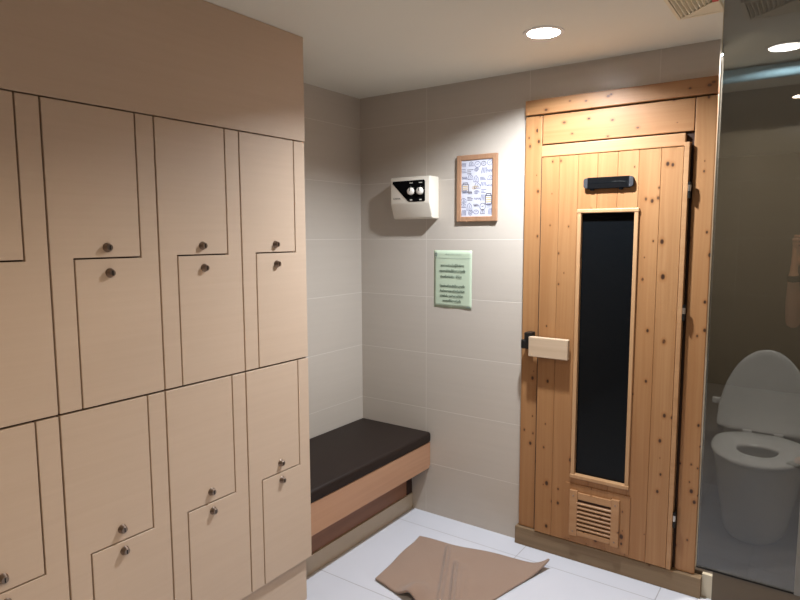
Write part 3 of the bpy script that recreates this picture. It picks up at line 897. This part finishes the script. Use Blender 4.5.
# arms: shoulder, elbow, wrist
arms = {-1: (L(-.170, 0, 1.31), V(-.160, -.215, .945), V(-.168, -.100, 1.245)),
        1: (L(.170, 0, 1.31), L(.215, -.03, 1.03), L(.225, .02, .78))}
hands = {}
for s, (sh, el, wr) in arms.items():
    add_capsule(bm, sh, el, .050, .040)
    mid = el.lerp(wr, .35)
    add_capsule(bm, el, mid, .041, .043); add_capsule(bm, mid, wr, .043, .029)
    # hand: palm rises from the wrist towards the end of the phone
    pe = (Rt * -.180 if s < 0 else Rt * .035) + V(0, 0, 1.5 - .012) - Fw * .012      # end of the phone
    up = Vector((0, 0, 1)); out = Rt * s
    wr2 = wr
    kn = []
    if s > 0:                  # right arm hangs at the side, fingers a little curled
        for q in range(4):
            k = wr + Fw * (.032 - .021 * q) - up * (.088 - .005 * abs(q - 1))
            add_capsule(bm, wr + Fw * (.010 - .007 * q), k, .017, .0115)
            l = (.072, .080, .074, .058)[q]
            b = k - up * l * .48 - out * l * .08; c = b - up * l * .30 - out * l * .22; e = c - up * l * .16 - out * l * .24
            add_capsule(bm, k, b, .0098, .0090, 12); add_capsule(bm, b, c, .0090, .0082, 12); add_capsule(bm, c, e, .0080, .0068, 12)
        ta = wr + Fw * .014 - up * .028; tb = ta + Fw * .034 - up * .034 - out * .008; tc = tb + Fw * .006 - up * .034 - out * .010
        add_capsule(bm, ta, tb, .016, .0115, 12); add_capsule(bm, tb, tc, .0112, .0085, 12)
        continue
    for q in range(4):         # four metacarpals fan out behind the phone end
        k = pe + out * (.014, .027, .029, .022)[q] + Fw * (.020 - .004 * q) + up * (-.002 - .023 * q)
        add_capsule(bm, wr2 + Fw * (.012 - .008 * q) * .8, k, .017, .0115)
        kn.append(k)
    lens = [(.040, .026, .020), (.045, .029, .021), (.041, .027, .020), (.032, .021, .018)]
    for q in range(4):
        l1, l2, l3 = lens[q]
        a = kn[q]
        d1 = (Fw * .80 - out * .25 + up * .12).normalized(); b = a + d1 * l1 * .62
        d2 = (-out * .95 + Fw * .12).normalized(); c = b + d2 * l2 * 1.3
        d3 = (-out * .85 - Fw * .45).normalized(); e = c + d3 * l3 * .55
        add_capsule(bm, a, b, .0098, .0090, 12); add_capsule(bm, b, c, .0090, .0082, 12); add_capsule(bm, c, e, .0080, .0068, 12)
    # thumb along the screen side, from the side of the palm
    ta = wr2 + (pe - wr2) * .35 - Fw * .012 - out * .010
    tb = pe - Fw * .030 + out * .012 - up * .045
    tc = pe - Fw * .022 - out * .022 - up * .018
    add_capsule(bm, ta, tb, .017, .0115, 12); add_capsule(bm, tb, tc, .0112, .0085, 12)
    hands[s] = pe
skin = remesh(bm, .0048, 'body', M['skin'], person, 4)
for s in (-1, 1):
    bm = bmesh.new(); add_ellipsoid(bm, L(s * .030, .094, 1.556), (.012, .010, .009), BR)
    e = obj('eye', bm, M['eye'], person, smooth=True)
    bm = bmesh.new(); add_ellipsoid(bm, L(s * .030, .1025, 1.556), (.0055, .003, .0055), BR)
    obj('iris', bm, M['hair'], e, smooth=True)
bm = bmesh.new()
add_ellipsoid(bm, L(0, .008, 1.572), (.080, .094, .096), BR); add_ellipsoid(bm, L(0, -.03, 1.54), (.076, .070, .095), BR)
obj('hair', bm, M['hair'], person, smooth=True)
bm = bmesh.new()
add_ellipsoid(bm, L(0, 0, .93), (.168, .113, .10), BR); add_ellipsoid(bm, L(0, 0, 1.04), (.155, .104, .18), BR); add_ellipsoid(bm, L(0, 0, 1.20), (.172, .112, .165), BR)
add_capsule(bm, L(-.13, 0, 1.312), L(.13, 0, 1.312), .066, .066)
for s, (sh, el, wr) in arms.items(): add_capsule(bm, sh, sh.lerp(el, .45), .062, .058)
remesh(bm, .009, 'shirt', M['shirt'], person)
bm = bmesh.new()
add_ellipsoid(bm, L(0, 0, .87), (.166, .110, .115), BR)
for s in (-1, 1):
    add_capsule(bm, L(s * .085, 0, .85), L(s * .095, .02, .47), .093, .070); add_capsule(bm, L(s * .095, .02, .46), L(s * .10, -.01, .10), .068, .058)
remesh(bm, .010, 'trousers', M['trousers'], person)
for s in (-1, 1):
    bm = bmesh.new(); add_box(bm, -.05, .05, -.075, .205, 0, .018, bev=.008)
    bmesh.ops.transform(bm, matrix=Matrix.Translation(L(s * .10, -.01, 0)) @ BR.to_4x4(), verts=bm.verts[:])
    obj('sandal', bm, M['shoe'], person)
# wrist band
el, wr = arms[-1][1], arms[-1][2]
d = (wr - el).normalized(); c = wr - d * .012
bm = bmesh.new()
add_lathe(bm, [(.0290, -.021), (.0355, -.019), (.0355, .019), (.0290, .021)], 32, Matrix.Translation(c) @ d.to_track_quat('Z', 'Y').to_matrix().to_4x4())
add_box(bm, -.018, .018, -.018, .018, .034, .043, bev=.003) if False else None
wb = obj('wristband', bm, M['band'], person, smooth=True)
wb['label'] = 'dark band on the wrist'
# phone
ph = thing('phone', "dark phone held up in the person's left hand", 'phone', V(0, 0, 1.45))
def phone_box(r0, r1, f0, f1, z0, z1, bev):
    b = box(r0, r1, f0, f1, z0, z1, bev=bev)
    bmesh.ops.transform(b, matrix=BR.to_4x4(), verts=b.verts[:]); return b
pbody = obj('phone_body', phone_box(-.178, .012, -.0180, -.0100, 1.455, 1.530, .003), M['black_plastic'], ph)
obj('screen', phone_box(-.174, .008, -.0186, -.0179, 1.459, 1.526, .0002), M['black_glass'], ph)
obj('camera_bump', phone_box(-.010, .010, -.0102, -.0080, 1.484, 1.524, .0008), M['black_metal'], ph)

# ------------------------------------------------------------------ lights in the fittings
def lamp(x, y, power, col, r=.021, dz=.0205):
    d = bpy.data.lights.new('downlight_lamp', 'AREA'); d.shape = 'DISK'; d.size = 2 * r; d.energy = power; d.color = col
    o = bpy.data.objects.new('downlight_lamp', d); COL.objects.link(o); o.location = (x, y, ZC + dz)
    return o
COOL = (.89, .94, 1.0); WARM = (1.0, .77, .52)
lamp(DL[0][0], DL[0][1], 25, COOL, r=.036, dz=.0245)
lamp(DL[1][0], DL[1][1], 8, WARM)  # warm fill from the added light over mid room
lamp(DL[2][0], DL[2][1], 5.5, WARM)  # warm fill from the added light behind the viewer
lamp(DL[3][0], DL[3][1], 12, (1.0, .94, .86), dz=.006)

w = bpy.data.worlds.new('World'); SC.world = w; w.use_nodes = True
w.node_tree.nodes['Background'].inputs[0].default_value = (.9, .85, .8, 1)
w.node_tree.nodes['Background'].inputs[1].default_value = .02

# ------------------------------------------------------------------ camera
cam = bpy.data.cameras.new('camera'); co = bpy.data.objects.new('camera', cam); COL.objects.link(co)
R0 = Matrix(((.8200, -.0578, .5695), (.5724, .0877, -.8153), (-.0028, .9945, .1050)))
x = Vector(R0.col[0]).normalized(); z = Vector(R0.col[2]); z = (z - x * z.dot(x)).normalized(); y = z.cross(x)
co.matrix_world = Matrix.Translation((0, 0, 1.5)) @ Matrix((x, y, z)).transposed().to_4x4()
cam.sensor_width = 36; cam.lens = 611.82 / 800 * 36; cam.clip_start = .01
SC.camera = co

SC.view_settings.view_transform = 'Standard'; SC.view_settings.look = 'None'
SC.view_settings.gamma = 1; SC.view_settings.use_curve_mapping = False
SC.view_settings.exposure = 0.82
SC.cycles.use_denoising = True
SC.cycles.max_bounces = 10; SC.cycles.diffuse_bounces = 6; SC.cycles.transparent_max_bounces = 12
SC.cycles.sample_clamp_indirect = 6
